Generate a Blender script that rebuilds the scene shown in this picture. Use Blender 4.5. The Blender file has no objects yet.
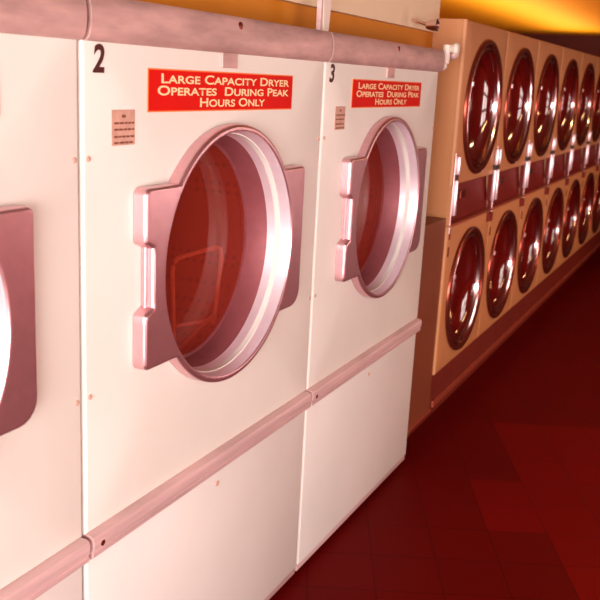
import bpy, bmesh, math, random
from mathutils import Vector, Matrix
random.seed(4)
C = bpy.context.scene.collection
S = 1.2
EYE = 1.752
def X(u): return S*u
def Z(w): return EYE + S*w
PI = math.pi

# ------------------------------------------------------------------ materials
def mat(name, col, rough=.5, metal=0., var=.06, scale=6., bump=0., spec=.5, stretch=(1,1,1), coat=0.):
    m = bpy.data.materials.new(name); m.use_nodes = True
    nt = m.node_tree; b = nt.nodes['Principled BSDF']
    b.inputs['Roughness'].default_value = rough
    b.inputs['Metallic'].default_value = metal
    b.inputs['Specular IOR Level'].default_value = spec
    b.inputs['Coat Weight'].default_value = coat
    tc = nt.nodes.new('ShaderNodeTexCoord'); mp = nt.nodes.new('ShaderNodeMapping')
    mp.inputs['Scale'].default_value = stretch
    nz = nt.nodes.new('ShaderNodeTexNoise'); nz.inputs['Scale'].default_value = scale; nz.inputs['Detail'].default_value = 5
    rp = nt.nodes.new('ShaderNodeValToRGB')
    rp.color_ramp.elements[0].position = .3; rp.color_ramp.elements[1].position = .7
    rp.color_ramp.elements[0].color = (*[max(0, c*(1-var)) for c in col], 1)
    rp.color_ramp.elements[1].color = (*[min(1, c*(1+var)) for c in col], 1)
    L = nt.links.new
    L(tc.outputs['Object'], mp.inputs['Vector']); L(mp.outputs['Vector'], nz.inputs['Vector'])
    L(nz.outputs['Fac'], rp.inputs['Fac']); L(rp.outputs['Color'], b.inputs['Base Color'])
    if bump:
        n2 = nt.nodes.new('ShaderNodeTexNoise'); n2.inputs['Scale'].default_value = scale*12; n2.inputs['Detail'].default_value = 3
        bp = nt.nodes.new('ShaderNodeBump'); bp.inputs['Strength'].default_value = bump; bp.inputs['Distance'].default_value = .002
        L(mp.outputs['Vector'], n2.inputs['Vector']); L(n2.outputs['Fac'], bp.inputs['Height']); L(bp.outputs['Normal'], b.inputs['Normal'])
    return m

M = {}
M['enamel'] = mat('cream_enamel', (.765,.745,.675), .42, 0, .05, 2.2, bump=.05, spec=.35)
M['enamel_low'] = mat('cream_enamel_worn', (.755,.735,.69), .45, 0, .06, 1.8, bump=.05, spec=.35)
M['rail'] = mat('brushed_pink_steel', (.68,.47,.46), .48, .25, .16, 5, bump=.1, stretch=(.6,2,9))
M['rail_top'] = mat('weathered_pink_steel', (.56,.35,.32), .5, .25, .22, 7, bump=.1, stretch=(1,2,4))
M['alu'] = mat('cast_aluminium', (.76,.46,.49), .32, .92, .04, 40, bump=.06)
M['sleeve'] = mat('polished_sleeve', (.84,.70,.75), .45, .55, .03, 30)
M['alu_in'] = mat('dull_aluminium', (.27,.07,.08), .55, .3, .08, 30)
M['chrome'] = mat('chrome', (.80,.62,.60), .14, 1., .03, 20)
M['chrome_dull'] = mat('worn_chrome', (.90,.66,.68), .32, .65, .06, 20)
M['ring'] = mat('dark_chrome', (.26,.05,.03), .25, .8, .06, 20)
M['dish'] = mat('dark_glass_bowl', (.10,.004,.003), .1, 0, .05, 10, spec=.9, coat=1.)
M['black'] = mat('black_plastic', (.035,.008,.006), .5, 0, .1, 10)
M['ink'] = mat('dark_ink', (.06,.006,.004), .6, 0, .1, 10)
M['red_sign'] = mat('red_sign', (.62,.004,.001), .5, 0, .06, 6, spec=.12)
M['sign_edge'] = mat('orange_sign_edge', (.85,.20,.04), .5, 0, .06, 6)
M['letter'] = mat('cream_letter', (.95,.70,.38), .5, 0, .04, 6)
M['notice'] = mat('tan_notice', (.58,.33,.25), .6, 0, .12, 40)
M['notice_ink'] = mat('faded_brown_ink', (.20,.06,.03), .6, 0, .3, 80)
M['tan'] = mat('tan_enamel', (.54,.23,.088), .45, 0, .05, 2.5, bump=.05)
M['band'] = mat('oxblood_panel', (.17,.006,.003), .5, 0, .15, 4, spec=.2)
M['brown'] = mat('brown_filler', (.20,.045,.012), .5, 0, .08, 3)
M['plinth'] = mat('plinth_red_brown', (.16,.015,.006), .45, 0, .12, 5)
M['strip'] = mat('plinth_strip', (.34,.06,.03), .35, .2, .08, 5)
M['mustard'] = mat('mustard_wall', (.60,.21,.006), .7, 0, .06, 3)
M['yellow'] = mat('yellow_ceiling', (.95,.44,.005), .7, 0, .04, 2)
M['drab'] = mat('brown_ceiling', (.16,.05,.025), .7, 0, .06, 2)
M['cream'] = mat('cream_bulkhead', (.85,.68,.45), .6, 0, .04, 3)
M['redwall'] = mat('red_wall', (.50,.022,.014), .7, 0, .08, 2)
M['darkred'] = mat('dark_red_wall', (.10,.004,.002), .7, 0, .08, 2)
M['frame'] = mat('window_frame_brown', (.12,.03,.02), .5, 0, .1, 5)
M['steel'] = mat('grey_shell', (.35,.2,.17), .5, .3, .1, 5)
M['vinyl'] = mat('orange_vinyl', (.5,.08,.03), .45, 0, .1, 5)
M['lampbody'] = mat('lamp_housing', (.8,.7,.6), .5, 0, .03, 5)

def floor_mat():
    m = bpy.data.materials.new('red_floor_tile'); m.use_nodes = True
    nt = m.node_tree; b = nt.nodes['Principled BSDF']; L = nt.links.new
    tc = nt.nodes.new('ShaderNodeTexCoord')
    def node(t, **k):
        n = nt.nodes.new(t)
        for a, v in k.items(): setattr(n, a, v)
        return n
    def math_(op, a, v):
        n = node('ShaderNodeMath', operation=op)
        for i, q in enumerate((a, v)):
            if isinstance(q, (int, float)): n.inputs[i].default_value = q
            else: L(q, n.inputs[i])
        return n.outputs[0]
    mp = node('ShaderNodeMapping'); mp.inputs['Rotation'].default_value = (0, 0, -math.radians(25))
    L(tc.outputs['Object'], mp.inputs['Vector'])
    sp = node('ShaderNodeSeparateXYZ'); L(mp.outputs[0], sp.inputs[0])
    e1 = sp.outputs[0]; e2 = math_('MULTIPLY', sp.outputs[1], -1.0)
    # a stepped field of tiles coloured paler than the rest
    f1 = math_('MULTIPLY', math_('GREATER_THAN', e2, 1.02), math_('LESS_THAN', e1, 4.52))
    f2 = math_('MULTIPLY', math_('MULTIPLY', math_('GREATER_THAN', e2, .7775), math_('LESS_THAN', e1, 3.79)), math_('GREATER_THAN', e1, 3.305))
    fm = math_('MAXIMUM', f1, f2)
    br = node('ShaderNodeTexBrick'); br.offset = 0.; br.squash = 1.
    br.inputs['Scale'].default_value = 1.
    br.inputs['Brick Width'].default_value = .2425; br.inputs['Row Height'].default_value = .2425
    br.inputs['Mortar Size'].default_value = .003
    br.inputs['Color1'].default_value = (.122,.0012,.0008,1); br.inputs['Color2'].default_value = (.134,.0013,.0009,1)
    br.inputs['Mortar'].default_value = (.085,.001,.0008,1)
    m2 = node('ShaderNodeMapping'); m2.inputs['Location'].default_value = (-3.305+.2425*14, -1.02+.2425*5, 0)
    cb = node('ShaderNodeCombineXYZ'); L(e1, cb.inputs[0]); L(e2, cb.inputs[1]); L(cb.outputs[0], m2.inputs[0]); L(m2.outputs[0], br.inputs['Vector'])
    mx = node('ShaderNodeMix', data_type='RGBA', blend_type='MULTIPLY'); mx.inputs[0].default_value = 1
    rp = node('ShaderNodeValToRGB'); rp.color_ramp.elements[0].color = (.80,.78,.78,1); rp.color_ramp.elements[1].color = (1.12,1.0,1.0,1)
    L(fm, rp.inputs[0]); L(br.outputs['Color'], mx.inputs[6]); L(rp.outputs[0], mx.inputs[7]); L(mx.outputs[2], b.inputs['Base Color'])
    b.inputs['Roughness'].default_value = .55; b.inputs['Specular IOR Level'].default_value = .06
    return m
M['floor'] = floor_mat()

def glass_mat():
    m = bpy.data.materials.new('smoky_door_glass'); m.use_nodes = True
    nt = m.node_tree; L = nt.links.new
    for n in list(nt.nodes): nt.nodes.remove(n)
    out = nt.nodes.new('ShaderNodeOutputMaterial')
    tr = nt.nodes.new('ShaderNodeBsdfTransparent'); tr.inputs[0].default_value = (.92,.60,.52,1)
    df = nt.nodes.new('ShaderNodeBsdfDiffuse'); df.inputs[0].default_value = (.52,.07,.042,1)
    gl = nt.nodes.new('ShaderNodeBsdfGlossy'); gl.inputs[0].default_value = (1,.85,.8,1); gl.inputs[1].default_value = .03
    fr = nt.nodes.new('ShaderNodeFresnel'); fr.inputs[0].default_value = 1.25
    m1 = nt.nodes.new('ShaderNodeMixShader'); m1.inputs[0].default_value = .26
    m2 = nt.nodes.new('ShaderNodeMixShader')
    L(tr.outputs[0], m1.inputs[1]); L(df.outputs[0], m1.inputs[2])
    ge = nt.nodes.new('ShaderNodeNewGeometry')     # the back face of the pane would otherwise mirror fully
    sb = nt.nodes.new('ShaderNodeMath'); sb.operation = 'SUBTRACT'; sb.inputs[0].default_value = 1; L(ge.outputs['Backfacing'], sb.inputs[1])
    ml = nt.nodes.new('ShaderNodeMath'); ml.operation = 'MULTIPLY'; L(fr.outputs[0], ml.inputs[0]); L(sb.outputs[0], ml.inputs[1])
    L(ml.outputs[0], m2.inputs[0]); L(m1.outputs[0], m2.inputs[1]); L(gl.outputs[0], m2.inputs[2])
    L(m2.outputs[0], out.inputs[0])
    return m
M['glass'] = glass_mat()

def drum_mat():
    m = bpy.data.materials.new('perforated_drum'); m.use_nodes = True
    nt = m.node_tree; b = nt.nodes['Principled BSDF']; L = nt.links.new
    tc = nt.nodes.new('ShaderNodeTexCoord')
    vo = nt.nodes.new('ShaderNodeTexVoronoi'); vo.inputs['Scale'].default_value = 34; vo.inputs['Randomness'].default_value = 0
    rp = nt.nodes.new('ShaderNodeValToRGB')
    rp.color_ramp.elements[0].position = .25; rp.color_ramp.elements[1].position = .33
    rp.color_ramp.elements[0].color = (.02,.002,.001,1); rp.color_ramp.elements[1].color = (.20,.05,.03,1)
    L(tc.outputs['Object'], vo.inputs['Vector']); L(vo.outputs['Distance'], rp.inputs['Fac']); L(rp.outputs['Color'], b.inputs['Base Color'])
    b.inputs['Roughness'].default_value = .4; b.inputs['Metallic'].default_value = .4
    return m
M['drum'] = drum_mat()

def emit(name, col, s):
    m = bpy.data.materials.new(name); m.use_nodes = True
    b = m.node_tree.nodes['Principled BSDF']
    b.inputs['Base Color'].default_value = (.8,.8,.8,1)
    b.inputs['Emission Color'].default_value = (*col,1); b.inputs['Emission Strength'].default_value = s
    return m
M['tube'] = emit('fluorescent_tube', (1,.75,.5), 5)

# ------------------------------------------------------------------ mesh helpers
def obj(name, bm, m, parent=None, smooth=False, loc=None):
    me = bpy.data.meshes.new(name)
    bmesh.ops.recalc_face_normals(bm, faces=bm.faces)
    bm.to_mesh(me); bm.free()
    for mm in (m if isinstance(m, (list, tuple)) else [m]): me.materials.append(mm)
    if smooth:
        me.shade_smooth() if hasattr(me, 'shade_smooth') else None
        try: me.set_sharp_from_angle(angle=math.radians(35))
        except Exception: pass
    o = bpy.data.objects.new(name, me); C.objects.link(o)
    if parent: o.parent = parent
    if loc: o.location = loc
    return o

def bx(bm, x0, x1, y0, y1, z0, z1, bev=0., seg=2):
    r = bmesh.ops.create_cube(bm, size=1)
    vs = r['verts']
    for v in vs:
        v.co = Vector((x0 + (v.co.x+.5)*(x1-x0), y0 + (v.co.y+.5)*(y1-y0), z0 + (v.co.z+.5)*(z1-z0)))
    if bev:
        es = list({e for v in vs for e in v.link_edges})
        bmesh.ops.bevel(bm, geom=es, offset=bev, segments=seg, profile=.5, affect='EDGES', clamp_overlap=True)

def loft(bm, loops, closed=True, cap0=False, cap1=False):
    rows = [[bm.verts.new(p) for p in l] for l in loops]
    n = len(rows[0])
    for a, b in zip(rows, rows[1:]):
        for i in range(n if closed else n-1):
            j = (i+1) % n
            bm.faces.new((a[i], a[j], b[j], b[i]))
    if cap0: bm.faces.new(rows[0])
    if cap1: bm.faces.new(rows[-1])
    return rows

def revolve(bm, cx, cz, prof, n=72, cap0=False, cap1=False):
    """profile (radius, y) turned about the Y axis"""
    loft(bm, [[(cx+r*math.cos(2*PI*i/n), y, cz+r*math.sin(2*PI*i/n)) for i in range(n)] for r, y in prof], True, cap0, cap1)

def prof_x(bm, x0, x1, prof):
    """closed (y,z) profile pushed along X"""
    loft(bm, [[(x, y, z) for y, z in prof] for x in (x0, x1)], True, True, True)

def tube(bm, pts, r, n=10):
    pts = [Vector(p) for p in pts]; loops = []
    for i, p in enumerate(pts):
        d = (pts[min(i+1, len(pts)-1)] - pts[max(i-1, 0)]).normalized()
        up = Vector((0,0,1)) if abs(d.z) < .9 else Vector((1,0,0))
        a = d.cross(up).normalized(); b = d.cross(a).normalized()
        loops.append([p + r*(math.cos(2*PI*k/n)*a + math.sin(2*PI*k/n)*b) for k in range(n)])
    loft(bm, loops, True, True, True)

def round_path(pts, r, k=5):
    out = [Vector(pts[0])]
    for i in range(1, len(pts)-1):
        p = Vector(pts[i]); a = (Vector(pts[i-1])-p).normalized()*r; b = (Vector(pts[i+1])-p).normalized()*r
        for j in range(k+1):
            t = j/k
            out.append((p+a)*(1-t)**2 + p*2*t*(1-t) + (p+b)*t*t)
    out.append(Vector(pts[-1])); return out

def plate_with_hole(bm, x0, x1, z0, z1, y0, y1, cx, cz, r, bev=.006, n=96):
    """rectangular sheet with rounded border edges and a round hole"""
    angs = [2*PI*i/n for i in range(n)]
    for (px, pz) in ((x0,z0),(x1,z0),(x0,z1),(x1,z1)):
        a = math.atan2(pz-cz, px-cx) % (2*PI)
        k = min(range(n), key=lambda i: abs(angs[i]-a)); angs[k] = a
    def rect(a, ins):
        c, s = math.cos(a), math.sin(a); t = 1e9
        if c > 1e-9: t = min(t, (x1-ins-cx)/c)
        if c < -1e-9: t = min(t, (x0+ins-cx)/c)
        if s > 1e-9: t = min(t, (z1-ins-cz)/s)
        if s < -1e-9: t = min(t, (z0+ins-cz)/s)
        return cx+t*c, cz+t*s
    loops = []
    loops.append([(cx+r*math.cos(a), y1, cz+r*math.sin(a)) for a in angs])
    loops.append([(cx+r*math.cos(a), y0, cz+r*math.sin(a)) for a in angs])
    for t in range(0, 5):
        th = t/4*PI/2
        ins = bev*(1-math.sin(th)); yy = y0 + bev*(1-math.cos(th))
        loops.append([(rect(a, ins)[0], yy, rect(a, ins)[1]) for a in angs])
    loops.append([(rect(a, 0)[0], y1, rect(a, 0)[1]) for a in angs])
    loft(bm, loops, True)

def text_obj(body, x0, x1, z0, z1, y, m, parent, name='lettering', small=1.0, off=0., th=.0004, shear=0.):
    cu = bpy.data.curves.new(name, 'FONT'); cu.body = body; cu.extrude = 0; cu.offset = off; cu.shear = shear
    if small < 1:
        cu.small_caps_scale = small
        for f in cu.body_format: f.use_small_caps = True
    cu.resolution_u = 6
    t = bpy.data.objects.new(name, cu); C.objects.link(t)
    bpy.context.view_layer.update()
    dg = bpy.context.evaluated_depsgraph_get()
    me = bpy.data.meshes.new_from_object(t.evaluated_get(dg))
    bpy.data.objects.remove(t)
    xs = [v.co.x for v in me.vertices]; ys = [v.co.y for v in me.vertices]
    ax, bx_, ay, by = min(xs), max(xs), min(ys), max(ys)
    for v in me.vertices:
        v.co = Vector((x0+(v.co.x-ax)/(bx_-ax)*(x1-x0), y, z0+(v.co.y-ay)/(by-ay)*(z1-z0)))
    me.materials.clear(); me.materials.append(m); me.name = name
    o = bpy.data.objects.new(name, me); C.objects.link(o); o.parent = parent
    return o

def empty(name, label, cat, loc=(0,0,0), group=None, rz=0.):
    o = bpy.data.objects.new(name, None); C.objects.link(o); o.empty_display_size = .1
    o.location = loc; o.rotation_euler = (0,0,rz)
    o['label'] = label; o['category'] = cat
    if group: o['group'] = group
    return o
def tag(o, label, cat, group=None):
    o['label'] = label; o['category'] = cat
    if group: o['group'] = group
def struct(name, bm, m, parent=None):
    o = obj(name, bm, m, parent)
    if parent is None: o['kind'] = 'structure'
    return o
def dup(root, loc, label):
    r = root.copy(); C.objects.link(r); r.location = loc; r['label'] = label
    for ch in list(root.children):
        c = ch.copy(); C.objects.link(c); c.parent = r
        for g in list(ch.children):
            d = g.copy(); C.objects.link(d); d.parent = c
    return r

# ------------------------------------------------------------------ big dryers
FY = S*1.0                      # front plane of the panels
W = S*.964
fill_marks = []
def outline(inset, notch=True):
    """door plate outline about the door centre: circle with a tab each side"""
    R = S*.287 - inset
    xl, xr = -S*.338 + inset, S*.333 - inset
    zt, zb = S*.178 - inset, -S*.178 + inset
    nt, nb = S*.070 + inset, -S*.062 - inset
    nx = -S*.312 + inset
    P = []
    def corner(cx, cz, r, a0, a1, k=5):
        for i in range(k+1):
            a = a0 + (a1-a0)*i/k; P.append((cx+r*math.cos(a), cz+r*math.sin(a)))
    rr = .017 - inset*.6
    a1 = math.asin(zt/R); a2 = math.asin(zb/R)
    # right tab, counter clockwise from lower right
    corner(xr-.05+inset*.3, zb+.05-inset*.3, .05-inset*.3, -PI/2, 0)
    corner(xr-rr, zt-rr, rr, 0, PI/2)
    # arc over the top
    k = 40
    for i in range(k+1):
        a = a1 + (PI-2*a1)*i/k; P.append((R*math.cos(a), R*math.sin(a)))
    corner(xl+rr, zt-rr, rr, PI/2, PI)
    corner(xl+rr*.6, nt+rr*.6, rr*.6, PI, 1.5*PI, 3)
    P.append((nx, nt*nx/xl-.004)); P.append((nx, nb*nx/xl+.004))
    corner(xl+rr*.6, nb-rr*.6, rr*.6, PI/2, PI, 3)
    corner(xl+rr, zb+rr, rr, PI, 1.5*PI)
    for i in range(k+1):
        a = PI - a2 + (PI+2*a2)*i/k; P.append((R*math.cos(a), R*math.sin(a)))
    # the long straight edges get in-between points so the round hole stays round
    def fill(P, marks):
        Q = []
        for i, p in enumerate(P):
            q = P[(i+1) % len(P)]; Q.append(p)
            for j in range(1, marks[i]): Q.append((p[0]+(q[0]-p[0])*j/marks[i], p[1]+(q[1]-p[1])*j/marks[i]))
        return Q
    marks = []
    if not fill_marks:
        for i, p in enumerate(P):
            q = P[(i+1) % len(P)]; marks.append(max(1, int(math.hypot(q[0]-p[0], q[1]-p[1])/.018)))
        fill_marks.extend(marks)
    return fill(P, fill_marks)

def make_dryer(n, label, number, stain):
    x0 = X(1.203 + (n-2)*.964); xc = x0 + S*.484; zc = Z(-.393)
    t = empty('tumble_dryer', label, 'dryer', (x0+W/2, FY+.4, 0))
    lx = -(x0+W/2); ly = -(FY+.4)     # parts are modelled in world space then shifted
    def part(name, bm, m, parent=t, smooth=False):
        o = obj(name, bm, m, parent, smooth)
        if parent is t: o.location = (lx, ly, 0)
        return o
    g = .0042
    xa, xb = x0+g, x0+W-g
    # cabinet shell behind the panels
    bm = bmesh.new()
    yb = FY+.85
    bx(bm, xa, xa+.01, FY+.022, yb, .06, Z(.10)); bx(bm, xb-.01, xb, FY+.022, yb, .06, Z(.10))
    bx(bm, xa+.01, xb-.01, yb-.01, yb, .06, Z(.10)); bx(bm, xa+.01, xb-.01, FY+.03, yb-.01, Z(.10)-.01, Z(.10))
    bx(bm, xa+.03, xb-.03, FY+.06, yb-.03, 0, .06)
    part('cabinet', bm, M['steel'])
    # upper front panel
    bm = bmesh.new()
    plate_with_hole(bm, xa, xb, Z(-.862), Z(.045), FY, FY+.024, xc, zc, S*.266, bev=.009)
    part('front_panel', bm, M['enamel'], smooth=True)
    # lower panel with a folded bottom lip
    bm = bmesh.new()
    bx(bm, xa, xb, FY, FY+.024, Z(-1.420), Z(-.912), .009, 3)
    part('lower_panel', bm, M['enamel_low'], smooth=True)
    bm = bmesh.new()
    bx(bm, xa+.002, xb-.002, FY+.005, FY+.024, Z(-1.440), Z(-1.4205), .003, 2)
    part('bottom_lip', bm, M['rail'], smooth=True)
    # top rail, a rounded extrusion
    bm = bmesh.new()
    za, zb = Z(.040), Z(.116)
    pr = []
    for i in range(13):
        a = -PI/2 + PI*i/12
        pr.append((FY-.004-.020*math.cos(a)**.7 if math.cos(a) > 0 else FY-.004, (za+zb)/2 + (zb-za)/2*math.sin(a)))
    pr += [(FY+.04, zb), (FY+.04, za)]
    prof_x(bm, xa+.003, xb-.003, pr)
    rail = part('top_rail', bm, M['rail_top'], smooth=True)
    def screw(x, z, y, r=.007, parent=t, name='screw', m='notice'):
        bm = bmesh.new(); revolve(bm, 0, 0, [(r*1.0, .002), (r*.95, -.001), (r*.5, -.0028), (.0006, -.003)], 14, False, True)
        o = obj(name, bm, M[m], parent, True)
        o.location = (x, y, z) if parent is not t else (x+lx, y+ly, z)
        return o
    screw(x0+S*.492, Z(.095), FY-.0205, .013, rail, m='ring')
    # middle rail with a groove
    bm = bmesh.new()
    za, zb = Z(-.912), Z(-.862)
    h = zb-za
    prof_x(bm, xa+.003, xb-.003, [(FY+.02, za), (FY-.012, za+.001), (FY-.018, za+h*.10), (FY-.019, za+h*.30), (FY-.016, za+h*.34), (FY-.016, za+h*.38),
        (FY-.021, za+h*.42), (FY-.022, za+h*.80), (FY-.018, za+h*.93), (FY-.010, zb), (FY+.02, zb)])
    mr = part('middle_rail', bm, M['rail'], smooth=True)
    screw(x0+S*.032, Z(-.885), FY-.0205, .008, mr, m='ring')
    # screws
    for (u, w) in ((.018,-.155),(.018,-.588)): screw(x0+S*u, Z(w), FY-.0005, .0065)
    for (u, w) in ((.946,-.155),(.946,-.588)): screw(x0+S*u, Z(w), FY-.0005, .0065)
    screw(x0+S*.481, Z(-.950), FY-.0005, .009)
    # tag that hangs from the top rail
    bm = bmesh.new(); bx(bm, x0+S*.447, x0+S*.508, FY-.005, FY+.001, Z(.010), Z(.046), .0015)
    part('rail_tab', bm, M['rail_top'])
    # ---------------- door
    df, db = FY-S*.031, FY-.001
    bm = bmesh.new()
    def L2(inset, y): return [(xc+p[0], y, zc+p[1]) for p in outline(inset)]
    loops = [L2(0, db), L2(0, df+.012), L2(0, df+.008), L2(.0015, df+.0035), L2(.005, df+.0007), L2(.008, df), L2(.0095, df)]
    ref = outline(.0095); R1 = S*.272
    angs = [math.atan2(p[1], p[0]) for p in ref]
    def C2(r, y): return [(xc+r*math.cos(a), y, zc+r*math.sin(a)) for a in angs]
    loops += [C2(R1+.007, df), C2(R1+.0045, df), C2(R1+.0015, df+.001), C2(R1, df+.004)]
    loft(bm, loops, True)
    door = part('door', bm, M['alu'], smooth=True)
    # bright inner sleeve with a fine step
    y1 = S*1.034
    bm = bmesh.new()
    revolve(bm, xc, zc, [(R1+.003, df+.006), (R1, df+.0045), (S*.2700, df+.02), (S*.2665, df+.050), (S*.2625, y1), (S*.2665, y1+.002)], 96)
    obj('door_sleeve', bm, M['sleeve'], door, True)
    y2 = S*1.089
    bm = bmesh.new()
    revolve(bm, xc, zc, [(S*.2635, y1+.0005), (S*.2615, y1+.004), (S*.256, y2), (S*.2485, y2+.002), (S*.2485, y2+.01)], 96)
    obj('gasket_ring', bm, M['alu_in'], door, True)
    bm = bmesh.new()
    revolve(bm, xc, zc, [(S*.254, y2+.007), (S*.254, y2+.0025)], 72, True, True)
    obj('door_glass', bm, M['glass'], door)
    # hinge pin seen in the notch of the left tab
    bm = bmesh.new()
    tube(bm, [(xc-S*.312-.002, df+.024, zc-S*.062), (xc-S*.312-.002, df+.024, zc+S*.070)], .005, 10)
    obj('hinge_pin', bm, M['alu'], door, True)
    # drum
    bm = bmesh.new()
    r0 = S*.262
    revolve(bm, xc, zc, [(r0, y2+.02), (S*.30, y2+.05), (S*.36, y2+.06), (S*.365, y2+.5), (S*.10, y2+.52), (.002, y2+.52)], 64, False, True)
    part('drum', bm, M['drum'], smooth=True)
    if n == 2:  # added tubes stand in for the faint frame outline in the glass
        yy = S*1.15
        def q(px, pz, y=None):
            y = y or yy; return (px*y, y, EYE + pz*y)
        for nm, pts, rr_ in (('frame_stand_in', round_path([q(1.492,-.56), q(1.480,-.372), q(1.678,-.372), q(1.650,-.545)], .045, 6), .0065),
                        ('brace_stand_in', [q(1.484,-.515), q(1.64,-.535)], .005), ('brace_stand_in', [q(1.505,-.575), q(1.645,-.525)], .005)):
            bm = bmesh.new(); tube(bm, pts, rr_, 10); part(nm, bm, M['lampbody'], smooth=True)
    # ---------------- sign
    sx0, sx1, sz0, sz1 = x0+S*.187, x0+S*.779, Z(-.0785), Z(.0015)
    bm = bmesh.new(); bx(bm, sx0, sx1, FY-.002, FY+.001, sz0, sz1)
    sign = part('sign_plate', bm, M['sign_edge'])
    bm = bmesh.new(); bx(bm, sx0+.003, sx1-.003, FY-.0026, FY-.001, sz0+.003, sz1-.003)
    obj('sign_face', bm, M['red_sign'], sign)
    w = sx1-sx0; h = sz1-sz0
    for body, a, b, c, d in (('Large Capacity Dryer', .07, .965, .665, .895), ('Operates  During Peak', .05, .965, .385, .615), ('Hours Only', .30, .765, .105, .335)):
        text_obj(body, sx0+w*a, sx0+w*b, sz0+h*c, sz0+h*d, FY-.0032, M['letter'], sign, 'sign_lettering', .82, .02)
    # notice
    nx0, nx1, nz0, nz1 = x0+S*.081, x0+S*.149, Z(-.136), Z(-.073)
    bm = bmesh.new(); bx(bm, nx0, nx1, FY-.0015, FY+.001, nz0, nz1, .004, 2)
    notice = part('notice_label', bm, M['notice'])
    bm = bmesh.new(); h = nz1-nz0; w = nx1-nx0
    rnd = random.Random(n)
    bx(bm, nx0+w*.42, nx0+w*.58, FY-.0022, FY-.0014, nz0+h*.78, nz0+h*.86)
    for k, f in enumerate((.60, .42, .22, .05)):
        x = nx0+w*.10
        while x < nx0+w*(.88 if k else .92):
            l = rnd.uniform(.008, .016); bx(bm, x, min(x+l, nx1-.004), FY-.0022, FY-.0014, nz0+h*f, nz0+h*(f+.055)); x += l+.003
    obj('faded_print', bm, M['notice_ink'], notice)
    if number:
        text_obj(number, x0+S*.030, x0+S*.062, Z(-.011), Z(.037), FY-.0012, M['ink'], t, 'number', 1, .03, shear=.12).location = (lx, ly, 0)
    return t

make_dryer(1, 'cream large capacity dryer cut off by the left edge, only right door tab showing', None, 0)
make_dryer(2, 'cream large capacity dryer numbered 2, nearest fully visible round door', '2', 1)
make_dryer(3, 'cream large capacity dryer numbered 3, beside the brown filler cabinet', '3', 2)

# ------------------------------------------------------------------ filler cabinet in the gap
bm = bmesh.new()
gx0, gx1 = X(1.203+1.93)+.012, X(3.425)-.004
bx(bm, gx0, gx1, S*1.010, S*1.50, Z(-1.335), Z(-.517), .004)
t = empty('filler_cabinet', 'plain brown low cabinet filling the gap between dryer 3 and the stacked machines', 'cabinet', ((gx0+gx1)/2, S*1.35, 0))
o = obj('body', bm, M['brown'], t); o.location = (-(gx0+gx1)/2, -S*1.35, 0)
bm = bmesh.new(); bx(bm, gx0, gx1, S*1.085, S*1.48, 0, Z(-1.335))
o = obj('toe_kick', bm, M['brown'], t); o.location = (-(gx0+gx1)/2, -S*1.35, 0)
bm = bmesh.new(); bx(bm, gx0, gx1, S*1.002, S*1.0105, Z(-1.335), Z(-1.322), .002)
o = obj('bottom_strip', bm, M['strip'], t); o.location = (-(gx0+gx1)/2, -S*1.35, 0)

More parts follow.
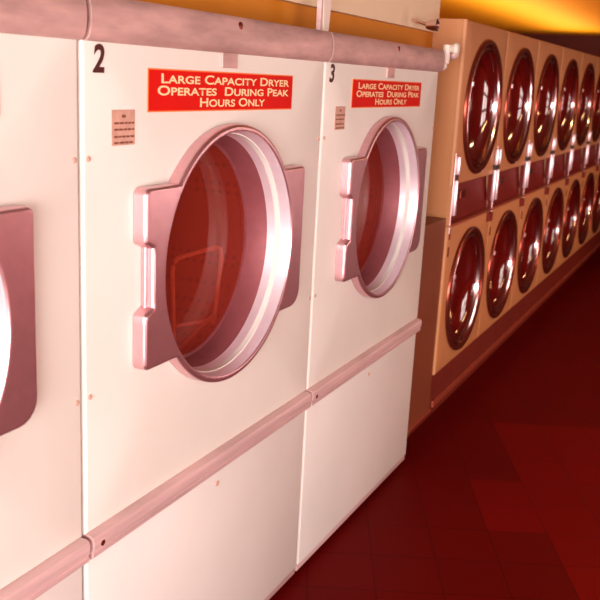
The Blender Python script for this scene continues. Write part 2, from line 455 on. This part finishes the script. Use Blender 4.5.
# ------------------------------------------------------------------ stacked machines
P = S*.66
def make_stack(label):
    t = empty('stacked_dryer', label, 'dryer', (X(3.425), FY, 0), 'stacked round-door machines in a row')
    g = .0015
    zt, zm1, zm0, zb = Z(.242), Z(-.388), Z(-.555), Z(-1.176)
    cx = P/2 + .01
    def part(name, bm, m, parent=t, smooth=False): return obj(name, bm, m, parent, smooth)
    bm = bmesh.new()
    bx(bm, g, g+.008, .02, .55, zb, zt); bx(bm, P-g-.008, P-g, .02, .55, zb, zt)
    bx(bm, g+.008, P-g-.008, .54, .55, zb, zt); bx(bm, g+.008, P-g-.008,   .02, .54, zt-.008, zt); bx(bm, g+.008, P-g-.008, .02, .54, zb, zb+.008)
    part('cabinet', bm, M['tan'])
    zu, zl = Z(-.088), Z(-.868)
    bm = bmesh.new(); plate_with_hole(bm, g, P-g, zm1, zt, 0, .022, cx, zu, S*.262, .010); part('upper_panel', bm, M['tan'], smooth=True)
    bm = bmesh.new(); plate_with_hole(bm, g, P-g, zb, zm0, 0, .022, cx, zl, S*.262, .010); part('lower_panel', bm, M['tan'], smooth=True)
    # recessed control band
    bm = bmesh.new()
    prof_x(bm, g+.009, P-g-.009, [(.03, zm1+.01), (.03, zm1-.0005), (.042, zm1-.001), (.022, zm0+.03), (.022, zm0+.004), (.06, zm0+.004), (.06, zm1+.01)])
    band = part('control_band', bm, M['band'])
    bm = bmesh.new(); bx(bm, P*.30, P*.42, .022, .034, zm1-.085, zm1-.045, .003); obj('coin_plate', bm, M['ring'], band)
    bm = bmesh.new(); bx(bm, g, P-g, -.010, .022, zm0+.0005, zm0+.013, .003); part('band_sill', bm, M['strip'], smooth=True)
    bm = bmesh.new(); bx(bm, g, g+.008, -.0005, .0195, zm0, zm1-.0005); part('end_trim', bm, M['tan'])
    bm = bmesh.new(); bx(bm, g+.0005, g+.011, -.006, -.0008, zm0-.03, Z(-.26), .002); part('corner_strip', bm, M['chrome_dull'])
    bm = bmesh.new(); bx(bm, P-g-.0085, P-g, -.0005, .0195, zm0, zm1-.0005); part('end_trim', bm, M['band'])
    # coin slide posts at both sides
    for k, (xa, xb) in enumerate(((.013, .042), (P-.042, P-.013))):
        bm = bmesh.new()
        bx(bm, xa, xb, -.024, -.0005, Z(-.345), Z(-.272), .006, 2)
        bx(bm, xa+.002, xb-.002, -.021, -.0005, Z(-.508), Z(-.366), .005, 2)
        ps = part('coin_slide', bm, M['chrome_dull'], smooth=True)
        bm = bmesh.new(); bx(bm, xa+.004, xb-.004, -.016, -.0005, Z(-.3655), Z(-.3455)); obj('coin_slot', bm, M['black'], ps)
        bm = bmesh.new(); bx(bm, xa+.004, xb-.004, -.0004, .022, Z(-.508), Z(-.388)); obj('slide_backing', bm, M['band'], ps)
    # doors
    for nm, zc in (('upper_door', zu), ('lower_door', zl)):
        bm = bmesh.new()
        revolve(bm, cx, zc, [(S*.276, -.0005), (S*.276, -.008), (S*.272, -.015), (S*.266, -.018), (S*.256, -.016), (S*.252, -.008), (S*.249, .004), (S*.249, .03)], 72)
        d = part(nm, bm, M['ring'], smooth=True)
        bm = bmesh.new()
        revolve(bm, cx, zc, [(S*.2485, .006), (S*.244, -.006), (S*.236, -.010), (S*.228, -.004), (S*.224, .010), (S*.222, .025)], 72)
        obj('chrome_ring', bm, M['chrome'], d, True)
        bm = bmesh.new()
        R = S*.223; dep = .07; k = 14
        revolve(bm, cx, zc, [(R*math.cos(PI/2*i/k)**.9 if i < k else .001, .012+dep*math.sin(PI/2*i/k)) for i in range(k+1)], 72, False, True)
        obj('door_bowl', bm, M['dish'], d, True)
        bm = bmesh.new(); bx(bm, cx-S*.238, cx-S*.215, -.020, .002, zc+.10, zc+.125, .004); obj('catch', bm, M['chrome_dull'], d)
    bm = bmesh.new(); bx(bm, P-.075, P-.025, -.022, -.0005, Z(-.600), Z(-.560), .004); part('latch', bm, M['band'])
    for w in (-.585, -.655):
        bm = bmesh.new(); bx(bm, .018, .034, -.004, -.0003, Z(w-.022), Z(w+.018), .0015); part('slot_plate', bm, M['ring'])
    return t
stk = ['stacked pair of round-door machines at the near end, beside the brown cabinet',
       'stacked pair of round-door machines second from the brown cabinet',
       'stacked pair of round-door machines third from the brown cabinet, middle of the visible row',
       'stacked pair of round-door machines fourth from the brown cabinet, narrow in view',
       'stacked pair of round-door machines fifth along the row, close to the right edge',
       'stacked pair of round-door machines sixth along the row, a sliver at the right edge',
       'stacked pair of round-door machines seventh along the row, farther down the aisle',
       'stacked pair of round-door machines last in the row, farthest down the aisle']
first = make_stack(stk[0])
for k in range(1, 8):
    dup(first, (X(3.425)+P*k, FY, 0), stk[k])

NS = 8
bm = bmesh.new()
bx(bm, X(3.425), X(3.425)+P*NS, S*1.012, S*1.45, Z(-1.33), Z(-1.177))
bx(bm, X(3.425)+.01, X(3.425)+P*NS-.01, S*1.085, S*1.44, 0, Z(-1.33))
t = empty('machine_plinth', 'dark red-brown plinth running along the floor under the stacked machines', 'plinth', (X(3.425), S*1.1, 0))
o = obj('base', bm, M['plinth'], t); o.location = (-X(3.425), -S*1.1, 0)
bm = bmesh.new(); bx(bm, X(3.425)+.02, X(3.425)+P*NS, S*1.000, S*1.0115, Z(-1.325), Z(-1.298), .003)
o = obj('kick_strip', bm, M['strip'], t); o.location = (-X(3.425), -S*1.1, 0)

# ------------------------------------------------------------------ fittings above dryer 3
fx, fz = X(3.20), Z(.095)
t = empty('pipe_valve', 'small pale pipe valve with a pinkish knob at the end of the top rail', 'valve', (fx, S*1.0, fz-.05))
bm = bmesh.new()
tube(bm, round_path([(.0,.12,.0), (0,.0,.0), (0,-.0,.10)], .04), .016, 14)
obj('elbow_pipe', bm, M['lampbody'], t, True)
bm = bmesh.new(); tube(bm, [(-.082,.012,.03), (.0,.012,.03)], .013, 14); obj('coupling', bm, M['lampbody'], t, True)
bm = bmesh.new(); revolve(bm, 0, .085, [(.002,-.055), (.020,-.052), (.026,-.040), (.020,-.028), (.012,-.015), (.012,.0)], 20, True, True); obj('bonnet', bm, M['lampbody'], t, True)
bm = bmesh.new()
bmesh.ops.create_uvsphere(bm, u_segments=20, v_segments=12, radius=.024)
for v in bm.verts: v.co += Vector((.085,-.005,.065)); 
tube(bm, [(.0,0,.085), (.085,-.005,.065)], .007)
obj('knob', bm, M['rail'], t, True)

t = empty('spotlight', 'small chrome spotlight fixed to the cream bulkhead above dryer 3', 'spotlight', (X(3.13*1.42), S*1.43, Z(.30)))
t.location = (3.02*1.03*S, S*1.03, Z(.192*1.03))
bm = bmesh.new()
tube(bm, [(0,.02,0), (.0,.095,.02)], .007)
obj('bracket', bm, M['chrome'], t, True)
bm = bmesh.new(); revolve(bm, 0, 0, [(.002,.03), (.016,.027), (.022,.01), (.026,-.02), (.023,-.02), (.019,.01), (.002,.012)], 24, True, True)
obj('shade', bm, M['chrome'], t, True)

t = empty('rail_bracket', 'pale painted bracket strap above the rail joint between dryers 2 and 3', 'bracket', (X(2.168)+.085, FY+.045, Z(.117)))
bm = bmesh.new()
loft(bm, [[(-.012,y,-.045), (.010,y,-.045), (.034,y,.16), (-.036,y,.16)] for y in (-.0035,.012)], True, True, True)
obj('strap', bm, M['lampbody'], t)
bm = bmesh.new(); bx(bm, -.046,-.037,-.0035,.012,-.0,.16); obj('flange', bm, M['rail'], t)

# ------------------------------------------------------------------ room
RX0, RX1, RY0, RY1, H = -2.6, 12.6, -2.3, 3.2, EYE + .62*S
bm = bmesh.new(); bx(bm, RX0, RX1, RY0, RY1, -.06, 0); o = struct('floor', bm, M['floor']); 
bm = bmesh.new(); bx(bm, RX0, RX1, RY0, RY1, H, H+.06); struct('ceiling', bm, M['drab'])
bm = bmesh.new(); bx(bm, X(3.43), RX1-.001, S*.9, RY1-.001, H-.03, H-.0005); struct('trim_3', bm, M['yellow'])
bm = bmesh.new(); bx(bm, RX0, RX1, RY1, RY1+.1, 0, H); struct('wall_back', bm, M['mustard'])
bm = bmesh.new(); bx(bm, RX1, RX1+.1, RY0, RY1+.1, 0, H); struct('wall_right', bm, M['darkred'])
def wall_openings(name, a0, a1, holes, m, axis, p0, p1):
    """wall with rectangular openings; axis 'x' runs along x at y=p0..p1"""
    bm = bmesh.new()
    def b(u0,u1,z0,z1):
        if u1-u0 < 1e-4 or z1-z0 < 1e-4: return
        if axis == 'x': bx(bm, u0,u1,p0,p1,z0,z1)
        else: bx(bm, p0,p1,u0,u1,z0,z1)
    u = a0
    for (h0,h1,z0,z1) in holes:
        b(u,h0,0,H); b(h0,h1,0,z0); b(h0,h1,z1,H); u = h1
    b(u,a1,0,H)
    return struct(name, bm, m)
def win_frame(name, h0,h1,z0,z1,axis,p0,p1,nx,nz, bar=.05):
    bm = bmesh.new()
    def b(u0,u1,za,zb):
        if axis == 'x': bx(bm, u0,u1,p0,p1,za,zb)
        else: bx(bm, p0,p1,u0,u1,za,zb)
    for i in range(nx+1):
        c = h0 + (h1-h0)*i/nx; b(max(h0,c-bar/2), min(h1,c+bar/2), z0, z1)
    for i in range(nz+1):
        c = z0 + (z1-z0)*i/nz; b(h0, h1, max(z0,c-bar/2), min(z1,c+bar/2))
    struct(name, bm, M['frame'])
WL = (-2.0, 2.4, .5, 2.35)
WF = [(-2.1, -.5, .7, 2.2), (.1, 2.3, .5, 2.3), (5.7, 7.5, .5, 2.3)]
wall_openings('wall_left', RY0, RY1, [WL], M['redwall'], 'y', RX0-.1, RX0)
win_frame('window_1', *WL, 'y', RX0-.07, RX0-.03, 4, 2)
wall_openings('wall_front', RX0, RX1, WF, M['redwall'], 'x', RY0-.1, RY0)
win_frame('window_2', *WF[0], 'x', RY0-.07, RY0-.03, 3, 2)
win_frame('window_3', *WF[1], 'x', RY0-.07, RY0-.03, 2, 3, .14)
win_frame('added_window', *WF[2], 'x', RY0-.07, RY0-.03, 2, 3, .12)  # added window, gives the door faces pinkish light and pane reflections
# fascia wall above the big dryers: a mustard strip, cream above it
bm = bmesh.new(); bx(bm, RX0+.02, X(3.42), S*1.13, S*1.20, Z(.12), Z(.188)); struct('trim_1', bm, M['mustard'])
bm = bmesh.new(); bx(bm, RX0+.02, X(3.42), S*1.11, S*1.20, Z(.189), H-.001); struct('trim_2', bm, M['cream'])

# ceiling lamps far down the aisle
for k, x in enumerate((5.2, 8.4)):
    t = empty('ceiling_lamp', ['long fluorescent ceiling lamp above the near stacked machines', 'long fluorescent ceiling lamp above the far stacked machines'][k], 'ceiling lamp', (x, -.7, H-.30), 'fluorescent lamps on the ceiling')
    bm = bmesh.new(); bx(bm, -.62,.62,-.03,.03,-.05,-.0005,.01); obj('housing', bm, M['lampbody'], t)
    for xx in (-.5,.5):
        bm = bmesh.new(); tube(bm, [(xx,0,-.002), (xx,0,.2995)], .006); obj('hanging_rod', bm, M['lampbody'], t, True)
    for yy in (-.05,.05):
        bm = bmesh.new(); tube(bm, [(-.58,yy,-.03), (.58,yy,-.03)], .013, 12); obj('tube', bm, M['tube'], t, True)

# ------------------------------------------------------------------ light
def area(name, loc, rot, sx, sy, power, col):
    l = bpy.data.lights.new(name, 'AREA'); l.shape = 'RECTANGLE'; l.size = sx; l.size_y = sy; l.energy = power; l.color = col
    o = bpy.data.objects.new(name, l); C.objects.link(o); o.location = loc; o.rotation_euler = rot; return o
area('daylight_left', (RX0-.13, .2, 1.42), (0, -PI/2, 0), 1.9, 4.5, 600, (1,.91,.88))
area('daylight_front', (-1.3, RY0-.13, 1.45), (PI/2, 0, 0), 1.6, 1.5, 35, (1,.90,.88))
area('daylight_aisle', (1.2, RY0-.13, 1.4), (PI/2, 0, 0), 2.2, 1.8, 60, (1,.82,.74))
for x in (5.2, 8.4):
    area('lamp_glow', (x, -.7, H-.37), (0, 0, 0), 1.1, .12, 18, (1,.55,.22))
area('added_light_far', (6.6, RY0-.13, 1.4), (PI/2, 0, 0), 1.8, 1.8, 50, (1,.74,.70))  # added light behind the far added window
area('added_uplight', (7.6, 2.0, Z(.28)), (PI, 0, 0), 8.4, .5, 42, (1,.68,.26))  # added light without a fixture, hidden behind the machines, brightens the yellow ceiling
w = bpy.data.worlds.new('World'); bpy.context.scene.world = w; w.use_nodes = True
w.node_tree.nodes['Background'].inputs[0].default_value = (1,.9,.85,1)
w.node_tree.nodes['Background'].inputs[1].default_value = .6

# ------------------------------------------------------------------ camera
cam = bpy.data.cameras.new('camera'); co = bpy.data.objects.new('camera', cam); C.objects.link(co)
cam.sensor_width = 36; cam.lens = 36*890/600; cam.clip_start = .02; cam.dof.use_dof = True; cam.dof.focus_distance = 2.5; cam.dof.aperture_fstop = 6.3
V1 = Vector((.44241137,.19662727,.87499137)); U = Vector((.05034739,.9686841,-.24313836)); N = Vector((.89539786,-.1516207,-.41865719))
# rows: world axes in camera coordinates (x right, y up, z forward)
R = Matrix((V1, -N, U))
right, up, fwd = R.col[0], R.col[1], R.col[2]
m = Matrix((right, up, -fwd)).transposed().to_4x4(); m.translation = Vector((0,0,EYE))
co.matrix_world = m
bpy.context.scene.camera = co
vs = bpy.context.scene.view_settings
vs.view_transform = 'Standard'; vs.look = 'None'; vs.gamma = 1; vs.exposure = 0.22
